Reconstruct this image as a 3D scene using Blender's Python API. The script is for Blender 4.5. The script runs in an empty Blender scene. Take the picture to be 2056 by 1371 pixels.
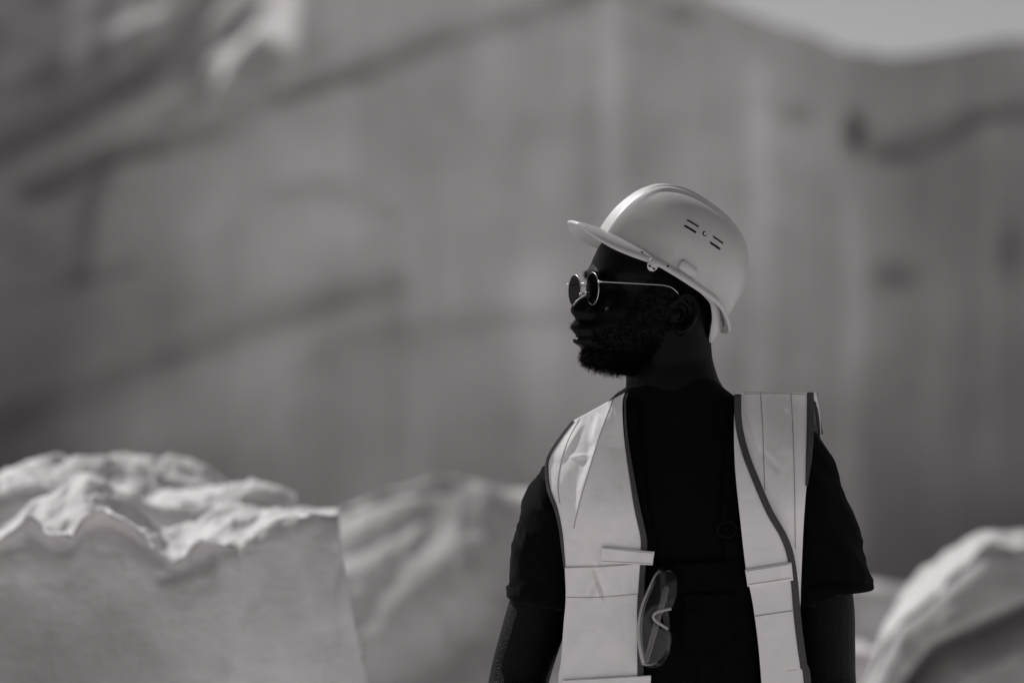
import bpy, bmesh, math, random
import numpy as np
from mathutils import Vector, Matrix
from mathutils.bvhtree import BVHTree

random.seed(7)
rng = np.random.default_rng(7)
scene = bpy.context.scene
COL = scene.collection

# ------------------------------------------------------------------ camera
CAM_D = 3.6            # camera stands 3.6 m in front of the man
CAM_Z = 1.60
FPX = 4860.0           # focal length in photograph pixels (85 mm lens)
cam_data = bpy.data.cameras.new('camera')
cam = bpy.data.objects.new('camera', cam_data)
COL.objects.link(cam)
cam.location = (0, -CAM_D, CAM_Z)
cam.rotation_euler = (math.radians(90), 0, 0)
cam_data.sensor_width = 36.0
cam_data.lens = FPX / 2056 * 36.0
cam_data.clip_start = 0.05
cam_data.clip_end = 3000
cam_data.dof.use_dof = True
cam_data.dof.focus_distance = 3.55
cam_data.dof.aperture_fstop = 1.8
cam_data.dof.aperture_blades = 9
scene.camera = cam

# ------------------------------------------------------------------ light
SUN = Vector((-0.47, 0.53, 0.71)).normalized()      # direction towards the sun
elev = math.asin(SUN.z)
azim = math.atan2(SUN.x, SUN.y)
world = bpy.data.worlds.new('World')
scene.world = world
world.use_nodes = True
wn = world.node_tree.nodes
wl = world.node_tree.links
wn.clear()
w_out = wn.new('ShaderNodeOutputWorld')
w_bg = wn.new('ShaderNodeBackground')
w_sky = wn.new('ShaderNodeTexSky')
w_sky.sky_type = 'NISHITA'
w_sky.sun_disc = False
w_sky.sun_elevation = elev
w_sky.sun_rotation = azim
w_sky.dust_density = 1.0
w_bw = wn.new('ShaderNodeRGBToBW')                   # black and white photograph
w_bg.inputs['Strength'].default_value = 0.053
wl.new(w_sky.outputs[0], w_bw.inputs[0])
wl.new(w_bw.outputs[0], w_bg.inputs['Color'])
wl.new(w_bg.outputs[0], w_out.inputs['Surface'])

sun_data = bpy.data.lights.new('sun', 'SUN')
sun_data.energy = 2.95
sun_data.angle = math.radians(0.53)
sun_data.color = (1.0, 0.985, 0.985)
sun = bpy.data.objects.new('sun', sun_data)
COL.objects.link(sun)
sun.rotation_euler = (-SUN).to_track_quat('-Z', 'Y').to_euler()
sun.location = (-5, 5, 12)

scene.view_settings.view_transform = 'Standard'
scene.view_settings.look = 'None'
scene.view_settings.exposure = 0.33
scene.view_settings.gamma = 1.0
scene.view_settings.use_curve_mapping = False
scene.cycles.max_bounces = 8
scene.cycles.use_denoising = True


# ------------------------------------------------------------------ helpers
def P(px, py, Y=0.0):
    """a measured point of the photograph, set at depth Y metres"""
    k = (CAM_D + Y) / FPX
    return Vector(((px - 1028) * k, Y, CAM_Z - (py - 685.5) * k))


def _hash(ix, iy, iz):
    h = (ix.astype(np.int64) * 374761393 + iy.astype(np.int64) * 668265263 + iz.astype(np.int64) * 2147483647) & 0xFFFFFFFF
    h = ((h ^ (h >> 13)) * 1274126177) & 0xFFFFFFFF
    h = h ^ (h >> 16)
    return (h & 0xFFFF) / 32767.5 - 1.0


def noise3(x, y, z):
    x, y, z = np.broadcast_arrays(np.asarray(x, float), np.asarray(y, float), np.asarray(z, float))
    ix, iy, iz = np.floor(x).astype(np.int64), np.floor(y).astype(np.int64), np.floor(z).astype(np.int64)
    fx, fy, fz = x - ix, y - iy, z - iz
    s = lambda t: t * t * t * (t * (t * 6 - 15) + 10)
    ux, uy, uz = s(fx), s(fy), s(fz)
    r = 0
    for dx in (0, 1):
        for dy in (0, 1):
            for dz in (0, 1):
                w = (ux if dx else 1 - ux) * (uy if dy else 1 - uy) * (uz if dz else 1 - uz)
                r = r + w * _hash(ix + dx, iy + dy, iz + dz)
    return r


def fbm(x, y, z, oct=4, gain=0.5, ridged=False):
    a, f, t = 1.0, 1.0, 0
    x, y, z = np.asarray(x, float), np.asarray(y, float), np.asarray(z, float)
    for k in range(oct):
        n = noise3(x * f + 17.3 * k, y * f + 5.1 * k, z * f + 9.7 * k)
        if ridged:
            n = 1 - 2 * np.abs(n)
        t = t + a * n
        a *= gain
        f *= 2.03
    return t


def smooth01(t):
    t = np.clip(t, 0, 1)
    return t * t * (3 - 2 * t)


def origin_of(o):
    v = Vector((0, 0, 0))
    while o is not None:
        v = v + o.location
        o = o.parent
    return v


def obj(name, verts, faces, mat, parent=None, smooth=True, loc=None):
    """one mesh object; verts in world metres"""
    v = np.asarray(verts, float).reshape(-1, 3)
    org = origin_of(parent) if parent is not None else Vector(loc or (0, 0, 0))
    me = bpy.data.meshes.new(name)
    me.from_pydata((v - np.array(org)).tolist(), [], [tuple(int(i) for i in f) for f in faces])
    me.update()
    if smooth:
        me.polygons.foreach_set('use_smooth', [True] * len(me.polygons))
    o = bpy.data.objects.new(name, me)
    COL.objects.link(o)
    if mat is not None:
        me.materials.append(mat)
    if parent is not None:
        o.parent = parent
    else:
        o.location = org
    return o


def root(name, label, cat, loc, group=None):
    o = bpy.data.objects.new(name, None)
    COL.objects.link(o)
    o.location = loc
    o.empty_display_size = 0.1
    tag(o, label, cat, group)
    return o


def tag(o, label=None, cat=None, group=None, kind=None):
    if label: o['label'] = label
    if cat: o['category'] = cat
    if group: o['group'] = group
    if kind: o['kind'] = kind
    return o


def evaluated(o):
    """replace a mesh object's data by its modifier result"""
    dg = bpy.context.evaluated_depsgraph_get()
    dg.update()
    me = bpy.data.meshes.new_from_object(o.evaluated_get(dg))
    mats = list(o.data.materials)
    o.modifiers.clear()
    old = o.data
    o.data = me
    me.name = old.name
    if not me.materials:
        for m in mats: me.materials.append(m)
    bpy.data.meshes.remove(old)
    return o


def recalc(o):
    bm = bmesh.new(); bm.from_mesh(o.data)
    bmesh.ops.recalc_face_normals(bm, faces=bm.faces)
    bm.to_mesh(o.data); bm.free()
    return o


def solidify(o, t, off=0.0):
    m = o.modifiers.new('s', 'SOLIDIFY'); m.thickness = t; m.offset = off
    evaluated(o)
    o.data.polygons.foreach_set('use_smooth', [True] * len(o.data.polygons))
    return o


class MB:
    """collects closed pieces for one mesh"""
    def __init__(self): self.v, self.f = [], []

    def add(self, v, f):
        n = len(self.v)
        self.v += [tuple(p) for p in v]
        self.f += [tuple(i + n for i in q) for q in f]
        return self

    def grid(self, g, close_u=False, cap=False):
        """g: rows x cols x 3"""
        g = np.asarray(g); R, C = g.shape[:2]
        f = []
        for i in range(R - 1):
            for j in range(C if close_u else C - 1):
                k = (j + 1) % C
                f.append((i * C + j, i * C + k, (i + 1) * C + k, (i + 1) * C + j))
        if cap:
            f.append(tuple(range(C - 1, -1, -1)))
            f.append(tuple((R - 1) * C + j for j in range(C)))
        return self.add(g.reshape(-1, 3).tolist(), f)

    def tube(self, pts, rad, seg=10, flat=None, up=None, sub=1):
        pts = [Vector(p) for p in pts]
        rad = list(rad) if hasattr(rad, '__len__') else [rad] * len(pts)
        if sub > 1: pts, rad = catmull(pts, rad, sub)
        n = len(pts)
        t0 = (pts[1] - pts[0]).normalized()
        u = Vector(up) if up is not None else (Vector((0, 0, 1)) if abs(t0.z) < .8 else Vector((0, 1, 0)))
        rows = []
        for i in range(n):
            t = (pts[min(i + 1, n - 1)] - pts[max(i - 1, 0)]).normalized()
            a = (u - t * u.dot(t)).normalized()
            b = t.cross(a)
            if up is None: u = a
            ra = rad[i]; rb = rad[i] * (flat if flat else 1)
            rows.append([pts[i] + a * (ra * math.cos(q)) + b * (rb * math.sin(q)) for q in np.linspace(0, 2 * math.pi, seg, endpoint=False)])
        return self.grid([[tuple(p) for p in r] for r in rows], True, True)

    def ball(self, c, r, n=12):
        c = Vector(c)
        r = r if hasattr(r, '__len__') else (r, r, r)
        rows = []
        for i in range(n + 1):
            th = math.pi * min(max(i / n, .01), .99)
            rows.append([(c.x + r[0] * math.sin(th) * math.cos(q), c.y + r[1] * math.sin(th) * math.sin(q), c.z + r[2] * math.cos(th)) for q in np.linspace(0, 2 * math.pi, 2 * n, endpoint=False)])
        return self.grid(rows, True, True)

    def box(self, c, ax, ay, az):
        c, ax, ay, az = Vector(c), Vector(ax), Vector(ay), Vector(az)
        v = [c + ax * i + ay * j + az * k for k in (-1, 1) for j in (-1, 1) for i in (-1, 1)]
        return self.add(v, [(0, 2, 3, 1), (4, 5, 7, 6), (0, 1, 5, 4), (2, 6, 7, 3), (0, 4, 6, 2), (1, 3, 7, 5)])

    def build(self, name, mat, parent=None, **k):
        return recalc(obj(name, self.v, self.f, mat, parent, **k))


def catmull(pts, rad, sub):
    op, orr = [], []
    n = len(pts)
    for i in range(n - 1):
        p0, p1, p2, p3 = pts[max(i - 1, 0)], pts[i], pts[i + 1], pts[min(i + 2, n - 1)]
        for k in range(sub):
            t = k / sub
            op.append(0.5 * ((2 * p1) + (p2 - p0) * t + (2 * p0 - 5 * p1 + 4 * p2 - p3) * t * t + (3 * p1 - p0 - 3 * p2 + p3) * t ** 3))
            orr.append(rad[i] * (1 - t) + rad[i + 1] * t)
    op.append(pts[-1]); orr.append(rad[-1])
    return op, orr


def remesh(o, voxel, iters=0):
    m = o.modifiers.new('r', 'REMESH'); m.mode = 'VOXEL'; m.voxel_size = voxel; m.use_smooth_shade = True
    if iters:
        s = o.modifiers.new('s', 'SMOOTH'); s.factor = .5; s.iterations = iters
    return evaluated(o)


def spline(pts, n):
    """n points evenly along a polyline smoothed by Catmull-Rom"""
    v = [Vector((p[0], p[1], p[2] if len(p) > 2 else 0)) for p in pts]
    q, _ = catmull(v, [0] * len(v), 12)
    q = np.array([tuple(a) for a in q])
    d = np.r_[0, np.cumsum(np.linalg.norm(np.diff(q, axis=0), axis=1))]
    s = np.linspace(0, d[-1], n)
    return np.stack([np.interp(s, d, q[:, k]) for k in range(3)], 1)


# ------------------------------------------------------------------ materials
def grey(v): return (v * 1.02, v * 0.985, v * 0.99, 1)


def material(name, v, rough=0.7, spec=0.5, var=0.0, scale=20, bump=0.0, bscale=80, sheen=0.0, metal=0.0, detail=5):
    m = bpy.data.materials.new(name); m.use_nodes = True
    nt = m.node_tree; b = nt.nodes['Principled BSDF']
    b.inputs['Base Color'].default_value = grey(v)
    b.inputs['Roughness'].default_value = rough
    b.inputs['Specular IOR Level'].default_value = spec
    b.inputs['Metallic'].default_value = metal
    if sheen:
        b.inputs['Sheen Weight'].default_value = sheen
        b.inputs['Sheen Roughness'].default_value = .5
    tc = nt.nodes.new('ShaderNodeTexCoord')
    if var:
        n = nt.nodes.new('ShaderNodeTexNoise'); n.inputs['Scale'].default_value = scale; n.inputs['Detail'].default_value = detail
        r = nt.nodes.new('ShaderNodeMapRange')
        r.inputs['From Min'].default_value = .3; r.inputs['From Max'].default_value = .7
        r.inputs['To Min'].default_value = v * (1 - var); r.inputs['To Max'].default_value = v * (1 + var)
        mx = nt.nodes.new('ShaderNodeMix'); mx.data_type = 'RGBA'; mx.blend_type = 'MULTIPLY'
        mx.inputs['Factor'].default_value = 1
        mx.inputs['A'].default_value = (1.02, .985, .99, 1)
        nt.links.new(tc.outputs['Object'], n.inputs['Vector'])
        nt.links.new(n.outputs['Fac'], r.inputs['Value'])
        nt.links.new(r.outputs['Result'], mx.inputs['B'])
        nt.links.new(mx.outputs['Result'], b.inputs['Base Color'])
    if bump:
        n = nt.nodes.new('ShaderNodeTexNoise'); n.inputs['Scale'].default_value = bscale; n.inputs['Detail'].default_value = 4
        bp = nt.nodes.new('ShaderNodeBump'); bp.inputs['Strength'].default_value = 1; bp.inputs['Distance'].default_value = bump
        nt.links.new(tc.outputs['Object'], n.inputs['Vector'])
        nt.links.new(n.outputs['Fac'], bp.inputs['Height'])
        nt.links.new(bp.outputs['Normal'], b.inputs['Normal'])
    return m


M = {}
M['ground'] = material('pale gravel', .70, .95, .2, .25, 1.5, .02, 12)
M['marble'] = material('rough marble', .62, .85, .3, .2, 4, .004, 60)
M['marble_far'] = material('rough marble far', .50, .85, .3, .22, 1.6, .01, 20)
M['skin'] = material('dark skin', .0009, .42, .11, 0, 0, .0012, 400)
_nt = M['skin'].node_tree                            # coarser, hairy skin on the arms, smooth on the face
_bp = [n for n in _nt.nodes if n.type == 'BUMP'][0]
_ge = _nt.nodes.new('ShaderNodeNewGeometry'); _sx = _nt.nodes.new('ShaderNodeSeparateXYZ')
_mr = _nt.nodes.new('ShaderNodeMapRange')
for _k, _v in (('From Min', 1.30), ('From Max', 1.40), ('To Min', 2.4), ('To Max', .35)): _mr.inputs[_k].default_value = _v
_mm = _nt.nodes.new('ShaderNodeMath'); _mm.operation = 'MULTIPLY'
_nz = [n for n in _nt.nodes if n.type == 'TEX_NOISE'][0]
_nt.links.new(_ge.outputs['Position'], _sx.inputs[0]); _nt.links.new(_sx.outputs['Z'], _mr.inputs['Value'])
_nt.links.new(_nz.outputs['Fac'], _mm.inputs[0]); _nt.links.new(_mr.outputs[0], _mm.inputs[1])
_nt.links.new(_mm.outputs[0], _bp.inputs['Height'])
M['hair'] = material('black hair', .0013, .6, .02)
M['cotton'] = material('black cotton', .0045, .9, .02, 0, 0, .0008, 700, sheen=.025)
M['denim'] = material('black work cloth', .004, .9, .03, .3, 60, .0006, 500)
M['boot'] = material('boot leather', .02, .5, .4)
M['vest'] = material('vest fabric', .76, .75, .25, .02, 30, .0002, 1400)
M['band'] = material('reflective band', .78, .5, .4, .03, 60, .0001, 900)
M['binding'] = material('binding tape', .065, .8, .2, .2, 300, .0004, 1500)
M['thread'] = material('seam thread', .3, .8, .2)
M['hat'] = material('hat plastic', .49, .42, .42, .05, 25, .00012, 160)
M['hat_light'] = material('harness plastic', .56, .4, .4, .04, 40)
M['hole'] = material('dark recess', .01, .8, .1)
M['metal'] = material('thin steel wire', .6, .35, .5, metal=1.0)
M['glass'] = material('dark lens', .006, .05, .25)


def thin_clear(name, ior, rough):
    m = bpy.data.materials.new(name); m.use_nodes = True
    nt = m.node_tree; N = nt.nodes; L = nt.links
    N.remove(N['Principled BSDF'])
    t = N.new('ShaderNodeBsdfTransparent'); t.inputs['Color'].default_value = (.9, .9, .9, 1)
    g = N.new('ShaderNodeBsdfGlossy'); g.inputs['Roughness'].default_value = rough
    f = N.new('ShaderNodeFresnel'); f.inputs['IOR'].default_value = ior
    mx = N.new('ShaderNodeMixShader')
    L.new(f.outputs[0], mx.inputs[0]); L.new(t.outputs[0], mx.inputs[1]); L.new(g.outputs[0], mx.inputs[2])
    L.new(mx.outputs[0], N['Material Output'].inputs['Surface'])
    return m


def clear_plastic(name, alpha, v, rough):
    m = bpy.data.materials.new(name); m.use_nodes = True
    b = m.node_tree.nodes['Principled BSDF']
    b.inputs['Base Color'].default_value = grey(v)
    b.inputs['Roughness'].default_value = rough
    b.inputs['Alpha'].default_value = alpha
    b.inputs['Specular IOR Level'].default_value = .6
    return m


M['clear_lens'] = thin_clear('clear polycarbonate', 1.38, .03)
M['clear_frame'] = clear_plastic('clear frame plastic', .75, .42, .25)
M['clear_temple'] = clear_plastic('clear temple plastic', .5, .22, .3)

# sunglass lens: see-through tint
def tinted_lens():
    m = bpy.data.materials.new('tinted lens'); m.use_nodes = True
    nt = m.node_tree; N = nt.nodes; L = nt.links
    N.remove(N['Principled BSDF'])
    t = N.new('ShaderNodeBsdfTransparent'); t.inputs['Color'].default_value = (.26, .26, .26, 1)
    g = N.new('ShaderNodeBsdfGlossy'); g.inputs['Roughness'].default_value = .02
    mx = N.new('ShaderNodeMixShader'); mx.inputs[0].default_value = .012
    L.new(t.outputs[0], mx.inputs[1]); L.new(g.outputs[0], mx.inputs[2])
    L.new(mx.outputs[0], N['Material Output'].inputs['Surface'])
    return m


M['glass'] = tinted_lens()


def wall_material():
    m = bpy.data.materials.new('quarried cliff stone'); m.use_nodes = True
    nt = m.node_tree; N = nt.nodes; L = nt.links
    b = N['Principled BSDF']; b.inputs['Roughness'].default_value = .9; b.inputs['Specular IOR Level'].default_value = .2
    tc = N.new('ShaderNodeTexCoord')
    at = N.new('ShaderNodeAttribute'); at.attribute_name = 'stone_tone'
    n1 = N.new('ShaderNodeTexNoise'); n1.inputs['Scale'].default_value = .55; n1.inputs['Detail'].default_value = 6
    mp = N.new('ShaderNodeMapping'); mp.inputs['Scale'].default_value = (1.8, 1, .14)
    n2 = N.new('ShaderNodeTexNoise'); n2.inputs['Scale'].default_value = 1.0; n2.inputs['Detail'].default_value = 5
    L.new(tc.outputs['Object'], n1.inputs['Vector'])
    L.new(tc.outputs['Object'], mp.inputs['Vector']); L.new(mp.outputs[0], n2.inputs['Vector'])
    r1 = N.new('ShaderNodeMapRange'); r1.inputs['From Min'].default_value = .3; r1.inputs['From Max'].default_value = .7
    r1.inputs['To Min'].default_value = .82; r1.inputs['To Max'].default_value = 1.18
    r2 = N.new('ShaderNodeMapRange'); r2.inputs['From Min'].default_value = .3; r2.inputs['From Max'].default_value = .7
    r2.inputs['To Min'].default_value = .91; r2.inputs['To Max'].default_value = 1.09
    L.new(n1.outputs['Fac'], r1.inputs['Value']); L.new(n2.outputs['Fac'], r2.inputs['Value'])
    a = N.new('ShaderNodeMath'); a.operation = 'MULTIPLY'; L.new(r1.outputs[0], a.inputs[0]); L.new(r2.outputs[0], a.inputs[1])
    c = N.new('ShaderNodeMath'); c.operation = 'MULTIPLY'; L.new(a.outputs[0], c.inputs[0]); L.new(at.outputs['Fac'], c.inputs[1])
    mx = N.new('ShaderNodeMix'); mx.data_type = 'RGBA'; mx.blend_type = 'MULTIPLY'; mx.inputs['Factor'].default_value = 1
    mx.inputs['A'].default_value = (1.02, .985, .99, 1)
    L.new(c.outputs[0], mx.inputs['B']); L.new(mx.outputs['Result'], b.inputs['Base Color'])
    return m


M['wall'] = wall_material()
for _k in ('marble', 'marble_far'):                  # tone of each block as a vertex attribute
    _nt = M[_k].node_tree
    _mx = [n for n in _nt.nodes if n.type == 'MIX'][0]
    _src = _mx.inputs['B'].links[0].from_socket
    _at = _nt.nodes.new('ShaderNodeAttribute'); _at.attribute_name = 'tone'
    _mu = _nt.nodes.new('ShaderNodeMath'); _mu.operation = 'MULTIPLY'
    _nt.links.new(_src, _mu.inputs[0]); _nt.links.new(_at.outputs['Fac'], _mu.inputs[1])
    _nt.links.new(_mu.outputs[0], _mx.inputs['B'])

# ------------------------------------------------------------------ ground
gx = np.r_[np.linspace(-400, -40, 8)[:-1], np.linspace(-40, 40, 120), np.linspace(40, 400, 8)[1:]]
G = np.zeros((len(gx), len(gx), 3))
G[..., 0] = gx[None, :]; G[..., 1] = gx[:, None]
near = np.exp(-((G[..., 0] - .25) ** 2 + G[..., 1] ** 2) / 4)
GROUND = lambda y: -3.0 * smooth01((np.asarray(y, float) - 2.6) / 12.0)
G[..., 2] = GROUND(G[..., 1]) + .06 * fbm(G[..., 0] * .5, G[..., 1] * .5, 0, 3) * (1 - near) - .004
tag(MB().grid(G).build('ground', M['ground']), 'pale gravel floor of the quarry', kind='structure')


# ------------------------------------------------------------------ cliff
def seg_dist(X, Z, pts):
    """distance to a polyline and signed side of it (positive = right of travel)"""
    best = np.full(X.shape, 1e9); side = np.zeros(X.shape)
    for (x0, z0), (x1, z1) in zip(pts[:-1], pts[1:]):
        dx, dz = x1 - x0, z1 - z0
        L2 = dx * dx + dz * dz + 1e-9
        t = np.clip(((X - x0) * dx + (Z - z0) * dz) / L2, 0, 1)
        d = np.hypot(X - x0 - t * dx, Z - z0 - t * dz)
        s = (X - x0) * dz - (Z - z0) * dx
        m = d < best
        best = np.where(m, d, best); side = np.where(m, np.sign(s), side)
    return best, side


WY = 30.0
KW = (CAM_D + WY) / FPX
wx = lambda px: (px - 1028) * KW
wz = lambda py: CAM_Z - (py - 685.5) * KW
nz = 230
xs = np.r_[np.linspace(-75, -14, 90)[:-1], np.linspace(-14, 14, 360), np.linspace(14, 75, 90)[1:]]
nx = len(xs)
top_px = [(-2500, -700), (-400, -200), (300, -90), (700, -110), (1000, -150), (1330, -70), (1430, -8), (1560, 48), (1690, 96), (1770, 104), (1900, 97), (2056, 82), (2500, 50), (4300, -200)]
ztop = np.interp(xs, [wx(a) for a, b in top_px], [wz(b) for a, b in top_px]) + .05 * fbm(xs * .9, 0, 3, 4)
tt = np.linspace(0, 1, nz)
X = np.repeat(xs[None, :], nz, 0)
Z = -3.1 + tt[:, None] * (ztop[None, :] + 3.1)
px_of = X / KW + 1028
py_of = 685.5 - (Z - CAM_Z) / KW
p = .22 * fbm(X * .22, Z * .22, 1.5, 3) + .07 * fbm(X * .9, Z * .9, 4, 4)
# wire-saw and drill ribs running down the face
p += .05 * fbm(X * 2.2, Z * .15, 7, 3)
stone_tone = np.full(X.shape, .58)
cracks = [  # polyline in measured pixels, half width px, depth m
    ([(-300, 430), (-50, 312), (60, 262), (180, 195), (268, 152), (332, 78), (420, -60)], 26, .42),
    ([(60, 385), (140, 345), (215, 312), (330, 280), (480, 226), (640, 162), (800, 98), (960, 42), (1120, -10), (1260, -60)], 22, .50),
    ([(205, 335), (176, 420), (160, 545)], 18, .30),
    ([(-200, 590), (0, 578), (60, 588), (160, 552), (270, 525)], 26, .18),
    ([(-200, 930), (0, 850), (60, 828), (200, 768), (400, 680), (600, 612), (800, 562)], 26, .35),
    ([(550, 385), (590, 368), (640, 360), (700, 370), (790, 425)], 20, .16),
    ([(600, 740), (650, 700), (720, 664), (880, 640), (1050, 630), (1180, 632)], 22, .2),
    ([(650, 700), (598, 840), (578, 990)], 24, .16),
    ([(1770, 296), (1840, 282), (1905, 262), (1975, 225), (2070, 205)], 18, .35),
    ([(330, 240), (400, 190), (440, 150)], 16, .3),
    ([(380, 110), (440, 60), (470, 20)], 20, .3),
    ([(800, 562), (812, 660), (800, 980)], 16, .1),
]
for pts, w, dep in cracks:
    d, s = seg_dist(px_of, py_of, pts)
    wob = 1 + .35 * fbm(X * 1.5, Z * 1.5, dep * 10, 3)
    broken = smooth01(.62 + .55 * fbm(X * .55, Z * .55, 40 + dep * 10, 3))
    q = np.exp(-(d / (w * wob)) ** 2) * (.35 + .65 * broken)
    p -= .7 * dep * q
    stone_tone *= 1 - .34 * min(1, dep / .5) * q     # shade of the joints darkened into the stone colour
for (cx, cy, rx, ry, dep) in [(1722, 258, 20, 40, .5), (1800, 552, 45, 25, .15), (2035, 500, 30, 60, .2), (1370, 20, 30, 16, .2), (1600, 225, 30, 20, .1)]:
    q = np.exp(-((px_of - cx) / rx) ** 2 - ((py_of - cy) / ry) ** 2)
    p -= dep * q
    stone_tone *= 1 - .4 * q
# broken ledges at the upper left whose left flanks catch the sun
for pts, w, h, fall in [([(425, 175), (452, 140), (476, 95), (500, 40)], 32, .48, 90), ([(205, 50), (250, 22), (310, -8)], 40, .22, 110),
                        ([(530, 40), (580, 5), (620, -40)], 46, .02, 120), ([(270, 230), (310, 185), (345, 150)], 40, .16, 110)]:
    (x0, z0), (x1, z1) = pts[0], pts[-1]
    L = math.hypot(x1 - x0, z1 - z0); tx, tz = (x1 - x0) / L, (z1 - z0) / L
    al = (px_of - x0) * tx + (py_of - z0) * tz
    ac = -(px_of - x0) * tz + (py_of - z0) * tx          # positive to the right / below
    end = smooth01((al + 25) / 50) * smooth01((L + 25 - al) / 50)
    ramp = smooth01((ac + w * .5) / w) * np.exp(-np.clip(ac - w * .5, 0, None) / fall)
    p += h * ramp * end
    stone_tone = stone_tone * (1 - .5 * ramp * end * 0) + .10 * end * np.exp(-(ac / (w * .7)) ** 2)   # sunlight on the flanks lightened into the stone colour
# the bench edge at the upper left leans back
p -= 1.7 * np.clip((190 - py_of) / 260, 0, 2) * smooth01((640 - px_of) / 140)
# tone zones of the face: darker to the left and towards the foot, grey to the right, pale calcite runs between
stone_tone *= 1 - .57 * smooth01((560 - px_of + 90 * fbm(X * .35, Z * .35, 2, 3)) / 560)
stone_tone *= 1 - .38 * smooth01((px_of - 1480 + 60 * fbm(X * .5, Z * .3, 8, 3)) / 400)
stone_tone *= 1 - .30 * smooth01((py_of - 860) / 240) * smooth01((px_of - 1640) / 120)
stone_tone *= 1 - .16 * smooth01((py_of - 760) / 240) * smooth01((1100 - px_of) / 500)
for cx, w, a, y0, y1 in [(1522, 26, .17, 60, 1200), (1232, 24, .15, -100, 560), (1085, 40, .10, 240, 1000), (1712, 22, .13, 330, 1200), (1140, 26, .05, 0, 700), (1455, 12, .06, 0, 1000), (1990, 26, .05, 100, 1000), (690, 18, .04, 0, 600), (905, 22, .04, 200, 700)]:
    c2 = cx + 8 * fbm(0 * X, Z * .4, cx * .01, 3)
    stone_tone += 1.4 * a * np.exp(-((px_of - c2) / w) ** 4) * smooth01((py_of - y0) / 120) * smooth01((y1 - py_of) / 120) * (.8 + .3 * fbm(X * 2, Z * .4, 2, 3))
q = np.exp(-((px_of - 1080) / 55) ** 2 - ((py_of - 575) / 55) ** 2)
stone_tone += .12 * q
q = smooth01((py_of - 690) / 60) * smooth01((600 - px_of) / 60) * smooth01((px_of - (1000 - py_of) * 1.0 - 60) / 130) * smooth01((960 - py_of) / 150)
stone_tone += .06 * q
stone_tone = np.clip(stone_tone, .05, .78)
W = np.stack([X, WY - p, Z], 2)
back = W[-1:].copy(); back[..., 1] = WY + 14; back[..., 2] += .5
back2 = back.copy(); back2[..., 2] = -3.1
Wall = np.concatenate([W, back, back2], 0)
cliff = obj('cliff', Wall.reshape(-1, 3), [], M['wall'])
bpy.data.objects.remove(cliff)
mb = MB().grid(Wall)
cliff = mb.build('cliff', M['wall'])
tag(cliff, 'tall sawn quarry face of grey marble with slanting cracks', kind='structure')
at = cliff.data.attributes.new('stone_tone', 'FLOAT', 'POINT')
vals = np.concatenate([stone_tone, stone_tone[-1:], stone_tone[-1:]], 0).reshape(-1)
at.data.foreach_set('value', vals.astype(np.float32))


# ------------------------------------------------------------------ boulders
def facets(u, v, seed, steep=.8):
    """broken-stone relief: crisp flat facets meeting in edges (max of random planes)"""
    iu, iv = np.floor(u).astype(np.int64), np.floor(v).astype(np.int64)
    best = np.full(np.shape(u), -9.0)
    for di in (-1, 0, 1):
        for dj in (-1, 0, 1):
            a, b = iu + di, iv + dj
            k = np.full(np.shape(u), int(seed * 7 + 1), np.int64)
            ju, jv = .5 + .45 * _hash(a, b, k), .5 + .45 * _hash(a, b, k + 11)
            su, sv = steep * _hash(a, b, k + 23), steep * _hash(a, b, k + 37)
            du, dv = u - (a + ju), v - (b + jv)
            best = np.maximum(best, su * du + sv * dv + .22 * _hash(a, b, k + 51) - .55 * (du * du + dv * dv))
    return best


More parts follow.
